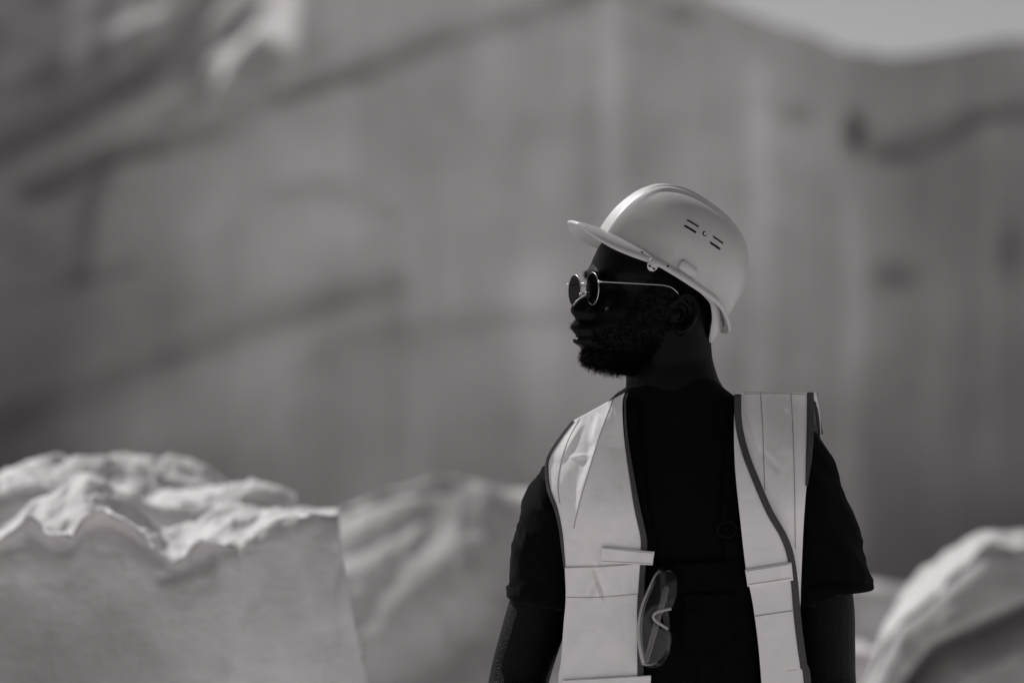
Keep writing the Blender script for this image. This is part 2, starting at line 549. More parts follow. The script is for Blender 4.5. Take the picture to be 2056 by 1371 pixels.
def rock(name, label, Y, front, rear, depth, mat, ncol=220, shear_r=0.0, shear_l=0.0, lean=0.0, rough=.03, face=.012, seed=0, grooves=(), freq=1.0, group=None, round_=.02, darken=None, turn=0.0, cell=.17, fac=.02, fact=.05, bevel=8):
    """block with a broken top: front and rear top edges measured in pixels at depths Y and Y+depth"""
    kf = (CAM_D + Y) / FPX
    fx = np.array([(a - 1028) * kf for a, b in front]); fz = np.array([CAM_Z - (b - 685.5) * kf for a, b in front])
    kr = (CAM_D + Y + depth) / FPX
    rx = np.array([(a - 1028) * kr for a, b in rear]); rz = np.array([CAM_Z - (b - 685.5) * kr for a, b in rear])
    s = np.linspace(0, 1, ncol)
    xf = fx[0] + s * (fx[-1] - fx[0]); xr = rx[0] + s * (rx[-1] - rx[0])
    zf = np.interp(xf, fx, fz); zr = np.interp(xr, rx, rz)
    kw = max(3, ncol // 70); ker = np.hanning(2 * kw + 1); ker /= ker.sum()
    zf = np.convolve(np.pad(zf, kw, mode='edge'), ker, 'valid'); zr = np.convolve(np.pad(zr, kw, mode='edge'), ker, 'valid')
    zf = zf + .10 * rough * fbm(xf * 22 * freq, seed, 0, 4)
    nf, ntop, nb = 90, 70, 14
    rows = []
    lf = 1 - (1 - np.linspace(0, 1, nf)) ** 1.7
    for t in lf:                                         # front face, ground to edge
        z = zf * (1 - (1 - t) ** 1.0)
        h = zf - z
        x = xf + h * (shear_r * smooth01((s - .55) / .45) - shear_l * smooth01((.45 - s) / .45))
        y = Y - h * lean
        rows.append(np.stack([x, y, z], 1))
    for t in np.linspace(0, 1, ntop)[1:]:                # broken top, front edge to rear edge
        e = t
        x = xf * (1 - e) + xr * e
        z = zf * (1 - e) + zr * e
        y = Y + depth * e + 0 * s
        bulge = math.sin(math.pi * t) * round_
        rows.append(np.stack([x, y, z + bulge], 1))
    for t in np.linspace(0, 1, nb)[1:]:                  # rear face
        x = xr; y = Y + depth + .25 * t + 0 * s
        rows.append(np.stack([x, y, zr * (1 - t)], 1))
    g = np.stack(rows, 0)
    # worn edge: unevenly rounded where the face meets the top
    q0 = g.copy()
    for _ in range(bevel):
        a_, b_ = nf - 14, nf + 14
        g[a_:b_] = .5 * g[a_:b_] + .25 * (g[a_ - 1:b_ - 1] + g[a_ + 1:b_ + 1])
    wmix = smooth01(.55 + .6 * fbm(xf * 7 * freq, seed + 4, 0, 3))[None, :, None]
    g = q0 * (1 - wmix) + g * wmix
    # relief
    gx, gy, gz = g[..., 0], g[..., 1], g[..., 2]
    q = 2.6 * freq
    zb = float(GROUND(Y)) - .12
    nd = fbm(gx * 16 * freq, gy * 16 * freq, gz * 16 * freq + seed, 3, .5, True) - .5
    n1 = fbm(gx * q, gy * q, gz * q + seed, 5, .44)
    n2 = fbm(gx * q * 1.7 + 3, gy * q * 1.7, gz * q * 1.7 + seed, 4, .42, True) - .6
    n3 = fbm(gx * q * .5 + 3, gy * q * .5, gz * q * .5 + seed + 9, 3, .5)
    w = np.zeros(g.shape[:2]); w[nf - 1:nf + ntop - 1] = 1
    edge = np.exp(-((np.arange(g.shape[0])[:, None] - nf) / 5.0) ** 2)
    fw = np.zeros(g.shape[:2]); fw[:nf] = 1
    calm = 1 - .7 * (smooth01((s - .86) / .1) * (turn > 0))[None, :]
    ft_ = facets(gx / cell, gy / cell + gz * .6 / cell, seed) * w
    ff_ = facets(gx / cell * .8, gz / cell * .8, seed + 5) * fw
    g[..., 2] += calm * fact * ft_
    g[..., 1] -= fac * ff_
    g[..., 2] += calm * (w * rough * (.5 * n1 + .5 * n2 + .2 * nd) + .25 * edge * rough * n1)
    g[..., 1] -= fw * face * (n1 + 1.4 * n3 + .18 * nd)
    g[..., 0] += .25 * rough * n1
    # chipped, rounded upper edge of the front face
    below = np.clip(zf[None, :] - gz, 0, None)
    chip = fw * np.exp(-(below / .10) ** 2)
    g[..., 1] += chip * rough * (.5 * n1 + .2 * nd) + fw * .03 * np.exp(-below / .018)
    # right end turns away from the camera
    if turn:
        e_ = smooth01((s[None, :] - .93) / .07) ** 1.5
        tp = np.zeros(g.shape[0]); tp[:nf] = 1; tp[nf:nf + ntop - 1] = 1 - np.linspace(0, 1, ntop)[1:]
        g[..., 1] += tp[:, None] * turn * e_
    pxg = gx / ((CAM_D + gy) / FPX) + 1028
    pyg = 685.5 - (gz - CAM_Z) / ((CAM_D + gy) / FPX)
    for pts, wd, dep in grooves:
        d, sd = seg_dist(pxg, pyg, pts)
        g[..., 1] += fw * dep * np.exp(-(d / wd) ** 2)
    g[0, :, 2] = zb
    g[-1, :, 2] = zb
    mb = MB(); mb.grid(g)
    R, C = g.shape[:2]
    # side caps: fan to a middle spine so both ends close
    for col in (0, C - 1):
        loop = [i * C + col for i in range(R)]
        c = len(mb.v)
        mid = g[:, col].mean(0); mid[2] = g[:, col, 2].max() * .45
        mb.v.append(tuple(mid))
        for a, b in zip(loop[:-1], loop[1:]): mb.f.append((a, b, c))
    tone = 1 + .10 * fbm(gx * 9 * freq, gy * 9 * freq, gz * 9 * freq + seed, 4) * fw
    if darken is not None: tone = tone * (1 - fw * darken(pxg, pyg))
    base = Vector((float(np.mean(xf)), Y + depth / 2, zb))
    o = mb.build(name, mat, loc=base)
    at = o.data.attributes.new('tone', 'FLOAT', 'POINT')
    tv = np.ones(len(o.data.vertices), np.float32); tv[:tone.size] = tone.reshape(-1)
    at.data.foreach_set('value', tv)
    tag(o, label, 'boulder', group)
    return o


RG = 'marble blocks around the man'
rock('marble_block', 'large sawn marble block at left front with notched rough top', .78,
     [(-700, 1150), (-300, 1120), (0, 1112), (60, 1086), (92, 1110), (140, 1108), (156, 1076), (170, 1064), (205, 1062), (250, 1082), (285, 1108), (310, 1128), (335, 1152), (370, 1142), (400, 1126), (480, 1096), (520, 1062), (560, 1042), (620, 1037), (676, 1035)],
     [(-700, 1070), (-200, 1085), (0, 1062), (80, 1030), (140, 996), (178, 985), (215, 1010), (260, 1040), (318, 1088), (345, 1078), (400, 1056), (450, 1035), (520, 1026), (600, 1026), (676, 1029)],
     .42, M['marble'], 320, shear_r=.19, lean=.03, rough=.042, face=.011, seed=3, group=RG, round_=-.006, turn=.05, cell=.13, fac=.032, fact=.055, bevel=3,
     darken=lambda a, b: .36 * smooth01((420 - a) / 420) * smooth01((b - 1080) / 220) - .12 * smooth01((a - 380) / 200),  # front face darker to the lower left, lighter to the right
     grooves=[([(330, 1160), (380, 1148), (430, 1120)], 12, .012), ([(693, 1120), (668, 1190), (676, 1280)], 8, .008), ([(560, 1110), (520, 1190), (470, 1260), (455, 1330)], 14, .006)])
rock('marble_block', 'rough white marble block lying behind the notched block', 1.45,
     [(-500, 1010), (-60, 1012), (0, 1004), (60, 985), (170, 976), (230, 974), (262, 984), (300, 1006), (380, 1012), (440, 1008), (520, 1008), (560, 1014), (596, 1034)],
     [(-500, 940), (-100, 930), (0, 917), (55, 911), (90, 920), (130, 936), (165, 928), (205, 913), (240, 918), (290, 929), (350, 938), (400, 955), (450, 972), (520, 984), (560, 995), (588, 1022)],
     .5, M['marble'], 260, shear_r=.15, lean=.02, rough=.036, face=.02, seed=21, group=RG, round_=.0, cell=.2, fac=.045, fact=.065)
rock('marble_block', 'blurred leaning marble slab between the notched block and the man', 4.6,
     [(520, 1128), (640, 1060), (700, 1030), (780, 1000), (850, 985), (920, 971), (972, 972), (1008, 990), (1060, 1000), (1120, 1008), (1250, 1090), (1400, 1180)],
     [(560, 1130), (640, 1078), (700, 1048), (780, 1016), (850, 1000), (920, 984), (968, 982), (1000, 1000), (1045, 1014), (1110, 1020), (1250, 1090), (1400, 1180)],
     .5, M['marble_far'], 200, lean=.75, rough=.04, face=.04, seed=37, freq=.5, group=RG, cell=.7, fac=.08, fact=.05,
     grooves=[([(690, 1120), (790, 1075), (860, 1030)], 22, .02), ([(720, 1250), (800, 1150), (880, 1060)], 30, .02), ([(760, 1420), (900, 1320), (1000, 1230), (1060, 1160)], 70, .12)])
rock('marble_block', 'big blurred marble boulder at right edge with dark cleft', 2.7,
     [(1700, 1440), (1745, 1350), (1775, 1290), (1800, 1250), (1840, 1220), (1890, 1180), (1950, 1130), (1985, 1100), (2020, 1105), (2060, 1095), (2250, 1060), (2600, 1120)],
     [(1740, 1400), (1765, 1330), (1790, 1255), (1818, 1200), (1850, 1150), (1900, 1108), (1950, 1086), (1988, 1080), (2022, 1098), (2060, 1090), (2250, 1056), (2600, 1110)],
     .6, M['marble_far'], 220, shear_l=.3, lean=.12, rough=.03, face=.035, seed=51, freq=1.0, group=RG, cell=.38, fac=.09, fact=.05,
     grooves=[([(1820, 1420), (1900, 1320), (1980, 1285), (2080, 1240), (2200, 1200)], 25, .22)])
rock('marble_block', 'low grey marble block just right of the man, far behind', 6.5,
     [(1450, 1200), (1600, 1182), (1700, 1178), (1790, 1184), (1900, 1200), (2000, 1230)],
     [(1450, 1215), (1600, 1198), (1700, 1194), (1790, 1200), (1900, 1216), (2000, 1246)],
     .6, M['marble_far'], 90, lean=.05, rough=.03, face=.04, seed=63, freq=.5, group=RG)
rock('marble_block', 'small pale marble block low beside the arm of the man', 4.0,
     [(1560, 1345), (1640, 1322), (1700, 1318), (1760, 1322), (1830, 1345)],
     [(1560, 1335), (1640, 1304), (1700, 1296), (1760, 1300), (1830, 1335)],
     .4, M['marble'], 90, lean=.1, rough=.02, face=.02, seed=77, freq=.6, group=RG)

# ------------------------------------------------------------------ the man
person = root('person', 'man in black t-shirt and dark overalls looking to the left', 'person', (0.255, 0.02, 0))
HC = Vector((0.209, 0.0, 1.674))                     # head axis at eye level
YAW = math.radians(68)
HF = Vector((-math.sin(YAW), -math.cos(YAW), 0))     # the way the face looks
HR = Vector((-math.cos(YAW), math.sin(YAW), 0))      # his right
HU = Vector((0, 0, 1))


def H(f, r, u): return HC + HF * f + HR * r + HU * u


def tab(t):
    a = sorted(t.items()); xs = [k for k, _ in a]; ys = [v for _, v in a]
    def fn(u):
        return np.interp(u, xs, ys)
    return fn


def smooth_tab(t, us, k=5):
    v = tab(t)(us)
    pad = np.pad(v, k, mode='edge')
    w = np.hanning(2 * k + 1); w /= w.sum()
    return np.convolve(pad, w, 'valid')


us = np.linspace(-.124, .136, 150)
Ft = smooth_tab({-.124: .045, -.120: .072, -.114: .092, -.108: .101, -.098: .107, -.085: .110, -.07: .114, -.05: .112, -.035: .101, -.02: .094, 0: .090, .012: .094, .022: .101, .03: .100, .04: .094, .05: .0895, .062: .083, .076: .074, .09: .063, .105: .048, .12: .03, .136: .0}, us, 3)
Bt = smooth_tab({-.124: -.03, -.118: -.015, -.105: .005, -.09: .02, -.075: .038, -.06: .055, -.04: .078, -.015: .094, .01: .101, .03: .104, .06: .104, .09: .094, .11: .075, .125: .05, .136: .015}, us, 3)
Wt = smooth_tab({-.124: .010, -.118: .022, -.105: .036, -.09: .047, -.07: .056, -.05: .062, -.03: .067, 0: .071, .03: .073, .06: .074, .09: .066, .11: .052, .125: .033, .136: .008}, us, 3)
th = np.linspace(0, 2 * np.pi, 200, endpoint=False)
U, TH = np.meshgrid(us, th, indexing='ij')
F_, B_, W_ = Ft[:, None], Bt[:, None], Wt[:, None]
fc, hl = (F_ - B_) / 2, (F_ + B_) / 2
ex = 2 / 2.2
cth, sth = np.cos(TH), np.sin(TH)
hf = fc + hl * np.sign(cth) * np.abs(cth) ** ex
hr = W_ * np.sign(sth) * np.abs(sth) ** ex
hu = U.copy()
fr = smooth01((hf - .03) / .04)
ga = lambda d, w: np.exp(-(d / w) ** 2)
# nose ridge, tip and wings
nose = tab({-.052: 0, -.046: .007, -.041: .015, -.037: .022, -.033: .029, -.028: .0340, -.022: .0360, -.014: .0325, -.008: .0250, -.002: .0165, .006: .010, .016: .005, .026: 0})(U)
hf += fr * nose * np.exp(-(np.abs(hr) / .0135) ** 2.7)
hf += fr * .012 * ga(np.abs(hr) - .015, .008) * ga(U + .031, .009)
# eye sockets, brow, cheekbones
hf -= fr * .011 * ga(np.abs(hr) - .032, .016) * ga(U - .002, .014)
hf += fr * .004 * ga(np.abs(hr) - .03, .022) * ga(U - .024, .008)
hf += fr * .006 * ga(np.abs(hr) - .042, .016) * ga(U + .028, .014)
# lips and chin
hf += fr * .0180 * ga(hr, .024) * ga(U + .0545, .0105)
hf += fr * .0150 * ga(hr, .022) * ga(U + .0740, .0090)
hf -= fr * .006 * ga(hr, .024) * ga(U + .066, .0028)
hf -= fr * .007 * ga(hr, .024) * ga(U + .086, .006)
hf += fr * .008 * ga(hr, .02) * ga(U + .104, .012)
head = np.stack([HC.x + HF.x * hf + HR.x * hr, HC.y + HF.y * hf + HR.y * hr, HC.z + hu], 2)

body = MB()
body.grid(head, True, True)
for sgn in (-1, 1):
    body.ball(H(.108, sgn * .0165, -.033), .0085, 8)
    # ear: thin bowl with a rolled rim and a lobe
    e = lambda a, b, o: H(-.016 - a, sgn * (.0705 + o), -.033 + b * .9)
    rim = [e(.016 * math.cos(q) - .004 + .006 * math.sin(q) , .031 * math.sin(q), .010 + .009 * math.cos(q)) for q in np.linspace(math.radians(150), math.radians(-100), 16)]
    body.tube(rim, [.0042] * 16, 8)
    body.tube([e(.011 * math.cos(q) - .004, .02 * math.sin(q), .006 + .004 * math.cos(q)) for q in np.linspace(math.radians(110), math.radians(-90), 10)], [.003] * 10, 8)
    body.ball(e(-.007, -.028, .006), (.008, .008, .009), 8)
    g = []
    for k in range(7):
        w = k / 6
        g.append([tuple(e((-.004 + (.016 * math.cos(q) + .006 * math.sin(q)) * w), .031 * math.sin(q) * w, .001 + (.009 + .009 * math.cos(q)) * w * w)) for q in np.linspace(0, 2 * math.pi, 24, endpoint=False)])
    back_ = [[tuple(Vector(p) - HR * sgn * .004) for p in r] for r in g[::-1]]
    body.grid(g[::1] + back_, True, True)
    body.ball(e(-.010, -.002, .003), (.006, .006, .008), 8)
# neck and torso
body.tube([(.256, .03, 1.42), (.247, .02, 1.49), (.239, .015, 1.535), (.236, .012, 1.575), (.236, .006, 1.62), (.24, .004, 1.66)], [.085, .082, .070, .063, .060, .060], 28, sub=4)


def ring_loft(mb, rings, n=48, ex=2.3, sub=4):
    a = np.array(rings, float)
    t = np.arange(len(a)); tq = np.linspace(0, len(a) - 1, (len(a) - 1) * sub + 1)
    r = np.stack([np.interp(tq, t, a[:, k]) for k in range(5)], 1)
    ker = np.array([.25, .5, .25])
    for k in range(1, 5):
        r[1:-1, k] = np.convolve(r[:, k], ker, 'valid')
    q = np.linspace(0, 2 * np.pi, n, endpoint=False)
    c, s = np.cos(q), np.sin(q)
    c = np.sign(c) * np.abs(c) ** (2 / ex); s = np.sign(s) * np.abs(s) ** (2 / ex)
    g = np.stack([r[:, 1:2] + r[:, 3:4] * c, r[:, 2:3] + r[:, 4:5] * s, r[:, 0:1] + 0 * c], 2)
    mb.grid(g, True, True)


ring_loft(body, [(.86, .255, .025, .15, .11), (.98, .255, .02, .155, .11), (1.1, .255, .02, .15, .108), (1.25, .257, .02, .162, .114), (1.36, .26, .015, .172, .114), (1.42, .26, .015, .16, .10), (1.46, .255, .015, .135, .08), (1.495, .248, .015, .095, .066), (1.53, .242, .015, .06, .055)])
# arms
ARM_R = [(.135, .015, 1.425), (.10, .018, 1.38), (.072, .022, 1.31), (.046, .025, 1.214), (.026, .028, 1.15), (.010, .03, 1.09), (.0, .0, 1.02), (.0, -.05, .94), (.01, -.085, .875)]
RAD_R = [.055, .056, .053, .048, .046, .045, .043, .036, .028]
ARM_L = [(.385, .0, 1.43), (.415, .003, 1.385), (.437, .008, 1.31), (.4585, .012, 1.215), (.463, .018, 1.15), (.466, .022, 1.09), (.474, .0, 1.02), (.48, -.045, .94), (.478, -.075, .875)]
RAD_L = [.055, .057, .054, .051, .050, .049, .044, .036, .028]
body.tube(ARM_R, RAD_R, 24, sub=5, up=(0, 1, 0)); body.tube(ARM_L, RAD_L, 24, sub=5, up=(0, 1, 0))
# hands, relaxed and slightly curled, below the frame
for (w, d, sgn) in ((Vector((.01, -.085, .875)), Vector((.02, -.25, -.97)), 1), (Vector((.478, -.075, .875)), Vector((-.02, -.22, -.97)), -1)):
    d = d.normalized(); pn = Vector((sgn, 0, 0)); sd = d.cross(pn).normalized()     # pn: palm faces the thigh
    body.tube([w - d * .01, w + d * .03, w + d * .07, w + d * .095], [.024, .036, .042, .038], 16, up=sd, flat=.42)
    for k, (off, ln) in enumerate([(-.030, .062), (-.010, .074), (.010, .069), (.029, .052)]):
        b = w + d * .088 + sd * off
        body.tube([b - d * .02, b + d * ln * .45, b + d * ln * .78 + pn * .012, b + d * ln * .95 + pn * .03], [.0095, .009, .0083, .007], 10, sub=3)
    tdir = -sd
    b = w + d * .035 + tdir * .03
    body.tube([b - tdir * .015, b + tdir * .014 + d * .022 + pn * .01, b + tdir * .020 + d * .052 + pn * .018, b + tdir * .016 + d * .074 + pn * .022], [.013, .0115, .0098, .008], 10, sub=3)
# legs and feet
for sx in (-1, 1):
    x = .255 + sx * .095
    body.tube([(x, .025, .92), (x, .02, .70), (x + sx * .012, .012, .50), (x + sx * .015, .035, .30), (x + sx * .018, .04, .09)], [.092, .08, .058, .056, .04], 20, sub=4)
    body.tube([(x + sx * .018, .075, .05), (x + sx * .02, .0, .055), (x + sx * .03, -.11, .04), (x + sx * .033, -.16, .034)], [.036, .042, .036, .026], 16, sub=3)
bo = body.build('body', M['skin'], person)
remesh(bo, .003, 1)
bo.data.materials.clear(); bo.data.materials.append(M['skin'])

# beard and hair: short curly strands rooted on the head surface
nrm = np.cross(np.roll(head, -1, 1) - np.roll(head, 1, 1), np.gradient(head, axis=0))
nrm /= np.linalg.norm(nrm, axis=2, keepdims=True) + 1e-9
out = head - np.array(H(0, 0, 0))
flip = np.sign((nrm[..., :2] * out[..., :2]).sum(2, keepdims=True)); nrm *= np.where(flip == 0, 1, flip)


def strands(name, mask, n, length, width, curl, parent, droop=0.0):
    idx = np.argwhere(mask > 0)
    wts = mask[mask > 0].astype(float)
    # area weighting
    ex_ = np.linalg.norm(np.roll(head, -1, 1) - head, axis=2)[mask > 0]
    pr = wts * ex_; pr /= pr.sum()
    pick = idx[rng.choice(len(idx), n, p=pr)]
    mb_v, mb_f = [], []
    for (i, j) in pick:
        p0 = head[i, j] + rng.normal(0, .0012, 3)
        nn = nrm[i, j]
        L = length(i, j) * rng.uniform(.5, 1.15)
        d = nn + rng.normal(0, .55, 3); d[2] -= droop; d /= np.linalg.norm(d)
        t = np.cross(d, rng.normal(0, 1, 3)); t /= np.linalg.norm(t) + 1e-9
        b = np.cross(d, t)
        ph = rng.uniform(0, 6.28); amp = curl * rng.uniform(.4, 1.2)
        pts = []
        K = 4
        for k in range(K):
            s = k / (K - 1)
            pts.append(p0 - nn * .0015 + d * L * s + (t * math.cos(ph + 5 * s) + b * math.sin(ph + 5 * s)) * amp * s)
        base = len(mb_v)
        for k, q in enumerate(pts):
            w = width * (1 - .6 * k / (K - 1))
            mb_v.extend([q + t * w, q - .5 * w * t + .87 * w * b, q - .5 * w * t - .87 * w * b])
        for k in range(K - 1):
            for a in range(3):
                c = (a + 1) % 3
                mb_f.append((base + 3 * k + a, base + 3 * k + c, base + 3 * k + 3 + c, base + 3 * k + 3 + a))
    return obj(name, np.array(mb_v), mb_f, M['hair'], parent)


side_face = (hf > -.012)
jaw_line = tab({-.02: .10, 0: .085, .03: .03, .06: -.02, .08: -.052, .11: -.058})          # upper limit of the beard along f
beard_mask = (U < jaw_line(hf) * 1.0 - .0) & (U < .03) & side_face & (U > -.124)
beard_mask &= ~((hf > .085) & (np.abs(hr) < .026) & (U > -.085) & (U < -.052))
stache = (hf > .088) & (np.abs(hr) < .032) & (U > -.0545) & (U < -.0445)
mask = (beard_mask | stache)
blen = lambda i, j: (.0045 if stache[i, j] else (.004 + .006 * smooth01((-.055 - U[i, j]) / .05) * (1 if hf[i, j] > .02 else .5)))
strands('beard', mask.astype(float), 15000, blen, .00032, .0034, person, .12)
hair_mask = (U > -.045 + .0 * U) & (hf < .0) & (np.abs(hr) > -.1) & (U < .09)
hair_mask |= (hf < .055) & (U > .018) & (U < .1)
strands('hair', hair_mask.astype(float), 6000, lambda i, j: .0035, .0003, .0012, person)
# eyebrows are part of the hair of the face
brow_mask = (np.abs(U - .023) < .005) & (hf > .06) & (np.abs(hr) > .01) & (np.abs(hr) < .05)
strands('eyebrows', brow_mask.astype(float), 500, lambda i, j: .005, .0003, .001, person)

# t-shirt
TEE = [(.98, .255, .02, .172, .125), (1.1, .255, .02, .168, .125), (1.25, .257, .02, .18, .13), (1.36, .26, .015, .188, .13), (1.42, .26, .015, .176, .115), (1.46, .255, .015, .152, .095), (1.495, .248, .015, .115, .080), (1.52, .243, .015, .088, .073), (1.535, .243, .015, .069, .068), (1.548, .240, .014, .064, .064)]
tee = MB()
ring_loft(tee, TEE)
tee.tube([(.145, .015, 1.395), (.112, .018, 1.392), (.088, .02, 1.36), (.074, .022, 1.325), (.067, .024, 1.28), (.062, .025, 1.24), (.0575, .026, 1.214)], [.060, .063, .0635, .063, .063, .062, .063], 28, sub=4, up=(0, 1, 0))
tee.tube([(.36, .0, 1.41), (.392, .0, 1.42), (.413, .002, 1.39), (.430, .004, 1.34), (.442, .006, 1.29), (.454, .008, 1.25), (.4595, .01, 1.228)], [.068, .070, .074, .075, .075, .076, .077], 28, sub=4, up=(0, 1, 0))
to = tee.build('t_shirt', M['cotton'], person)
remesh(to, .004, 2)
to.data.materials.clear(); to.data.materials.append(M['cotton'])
n = len(to.data.vertices)
co = np.empty(n * 3); to.data.vertices.foreach_get('co', co); co = co.reshape(-1, 3)
no = np.empty(n * 3); to.data.vertices.foreach_get('normal', no); no = no.reshape(-1, 3)
cw = co + np.array(origin_of(person))
# sleeve folds slant down across the arm
fold = fbm(cw[:, 0] * 14 + cw[:, 2] * 10, cw[:, 1] * 10, cw[:, 2] * 9, 3, .5, True) - .5
sl = smooth01((np.abs(cw[:, 0] - .26) - .10) / .06)
co += no * (fold * .007 * (.25 + .75 * sl))[:, None]
to.data.vertices.foreach_set('co', co.reshape(-1)); to.data.update()
# hems: thicker rolled band at each sleeve end, collar rib at the neck
for c, r, up_ in (((.0575, .026, 1.214), .0645, -1), ((.4595, .01, 1.230), .079, 1)):
    hm = MB()
    g = []
    for k, (dr, dz) in enumerate([(0, 0), (.0012, .002), (.0012, .017), (-.004, .019), (-.006, .0), (0, 0)]):
        g.append([(c[0] + (r + dr) * math.cos(q) + dz * (-.05 if up_ < 0 else -.15), c[1] + (r + dr) * math.sin(q), c[2] + dz + (.010 * math.cos(q) * (-.3 if up_ < 0 else .2))) for q in np.linspace(0, 2 * math.pi, 40, endpoint=False)])
    hm.grid(g, True)
    hm.build('sleeve_hem', M['cotton'], to)
hm = MB(); g = []
for dr, dz in [(-.003, 0), (.002, .002), (.0015, .014), (-.004, .016), (-.003, 0)]:
    g.append([(.2425 + (.067 + dr) * math.cos(q), .013 + (.070 + dr) * math.sin(q), 1.522 + dz + .018 * math.sin(q)) for q in np.linspace(0, 2 * math.pi, 48, endpoint=False)])
hm.grid(g, True).build('collar', M['cotton'], to)


_tz = np.linspace(.6, 1.7, 441)
_ta = np.array(TEE); _ker = np.hanning(41); _ker /= _ker.sum()
_tab = [np.convolve(np.pad(np.interp(_tz, _ta[:, 0], _ta[:, k]), 20, mode='edge'), _ker, 'valid') for k in range(5)]


def tee_front(x, z, grow=.012, wide=.05):
    I = lambda k: np.interp(z, _tz, _tab[k])
    xc, yc, hw, hd = I(1), I(2), I(3) + wide, I(4) + grow
    return yc - hd * np.exp(-1.1 * np.abs((x - xc) / hw) ** 3.4)


def sheet_grid(Lp, Rp, nu, nv, depth, fold=None):
    """grid between two measured edges; depth(x, z) is the true distance"""
    Ls, Rs = spline(Lp, nv), spline(Rp, nv)
    t = np.linspace(0, 1, nu)[None, :, None]
    px = Ls[:, None, :] * (1 - t) + Rs[:, None, :] * t
    Y = np.full(px.shape[:2], -.08)
    for _ in range(4):
        k = (CAM_D + Y) / FPX
        Xw = (px[..., 0] - 1028) * k; Zw = CAM_Z - (px[..., 1] - 685.5) * k
        Y = depth(Xw, Zw)
    for _ in range(6):                                   # cloth spans small hollows
        q = np.pad(Y, 1, mode='edge')
        Y = .5 * Y + .125 * (q[:-2, 1:-1] + q[2:, 1:-1] + q[1:-1, :-2] + q[1:-1, 2:])
    if fold is not None:
        Y = Y + fold(px[..., 0], px[..., 1])
    k = (CAM_D + Y) / FPX
    return np.stack([(px[..., 0] - 1028) * k, Y, CAM_Z - (px[..., 1] - 685.5) * k], 2)


def sheet(name, Lp, Rp, nu, nv, depth, mat, parent, thick=.0012, fold=None):
    o = MB().grid(sheet_grid(Lp, Rp, nu, nv, depth, fold)).build(name, mat, parent)
    return solidify(o, thick)


def ribbon(name, pts, width_px, depth, mat, parent, thick=.002, n=60, fold=None):
    c = spline(pts, n)[:, :2]
    t = np.gradient(c, axis=0); t /= np.linalg.norm(t, axis=1, keepdims=True)
    nn = np.stack([-t[:, 1], t[:, 0]], 1)
    w = np.interp(np.linspace(0, 1, n), np.linspace(0, 1, len(width_px)), width_px) if hasattr(width_px, '__len__') else np.full(n, width_px)
    rows = []
    for k in np.linspace(-.5, .5, 5):
        rows.append(c + nn * (k * w)[:, None])
    px = np.stack(rows, 1)
    Y = np.full(px.shape[:2], -.08)
    for _ in range(4):
        kk = (CAM_D + Y) / FPX
        Y = depth((px[..., 0] - 1028) * kk, CAM_Z - (px[..., 1] - 685.5) * kk)
    if fold is not None: Y = Y + fold(px[..., 0], px[..., 1])
    kk = (CAM_D + Y) / FPX
    g = np.stack([(px[..., 0] - 1028) * kk, Y, CAM_Z - (px[..., 1] - 685.5) * kk], 2)
    o = MB().grid(g).build(name, mat, parent)
    return solidify(o, thick)


# overalls: trousers, bib with pocket, two straps
ov = MB()
ring_loft(ov, [(.80, .255, .025, .185, .135), (.95, .255, .022, .185, .137), (1.08, .255, .02, .18, .134), (1.14, .255, .02, .176, .131)])
for sx in (-1, 1):
    x = .255 + sx * .095
    ov.tube([(x, .025, .86), (x, .02, .70), (x + sx * .012, .012, .50), (x + sx * .015, .03, .30), (x + sx * .018, .04, .07)], [.105, .098, .085, .08, .078], 24, sub=4)
oo = ov.build('overalls', M['denim'], person)
remesh(oo, .006, 2)
oo.data.materials.clear(); oo.data.materials.append(M['denim'])
bibd = lambda x, z: tee_front(x, z, .008, .05)
sheet('bib', [(1290, 1136), (1288, 1240), (1286, 1420)], [(1497, 1120), (1512, 1250), (1525, 1420)], 26, 30, bibd, M['denim'], oo, .003)
sheet('pocket', [(1372, 1192), (1370, 1302)], [(1470, 1188), (1472, 1300)], 16, 16, lambda x, z: bibd(x, z) - .004, M['denim'], oo, .002)
for pts in ([(1478, 1135), (1466, 1060), (1470, 960), (1482, 850), (1490, 800)], [(1300, 1140), (1290, 1060), (1276, 960), (1266, 870), (1262, 810)]):
    ribbon('strap', pts, 34, lambda x, z: tee_front(x, z, .006, .05), M['denim'], oo, .003)
bk = MB(); b0 = P(1460, 1062, float(tee_front(.32, 1.32)) - .006)
bk.tube([b0 + Vector((.014 * math.cos(q), 0, .011 * math.sin(q))) for q in np.linspace(0, 2 * math.pi, 17)], .0016, 8)
bk.build('buckle', material('black buckle', .004, .6, .08), oo)
for sx in (-1, 1):
    b = MB(); x = .255 + sx * .095 + sx * .02
    b.tube([(x, .085, .065), (x, .02, .07), (x + sx * .01, -.09, .055), (x + sx * .014, -.165, .045)], [.052, .056, .05, .040], 20, sub=3)
    b.tube([(x, .045, .06), (x, .045, .17)], [.056, .058], 20)
    b.box((x + sx * .007, -.045, .013), (.048, 0, 0), (0, .145, 0), (0, 0, .013))
    b.build('boot', M['boot'], person)

# ------------------------------------------------------------------ safety vest
vest = root('safety_vest', 'pale sleeveless safety vest worn open over the black t-shirt', 'safety vest', (0.255, -.02, 1.0))


def ridge(px, py, pts, w, amp, asym=0.0):
    d, s = seg_dist(px, py, pts)
    (x0, y0), (x1, y1) = pts[0], pts[-1]
    L2 = (x1 - x0) ** 2 + (y1 - y0) ** 2
    t = np.clip(((px - x0) * (x1 - x0) + (py - y0) * (y1 - y0)) / L2, 0, 1)
    return -amp * np.sin(np.pi * t) ** .8 * np.exp(-(d / np.where(s > 0, w * (1 + asym), w * (1 - asym))) ** 2)


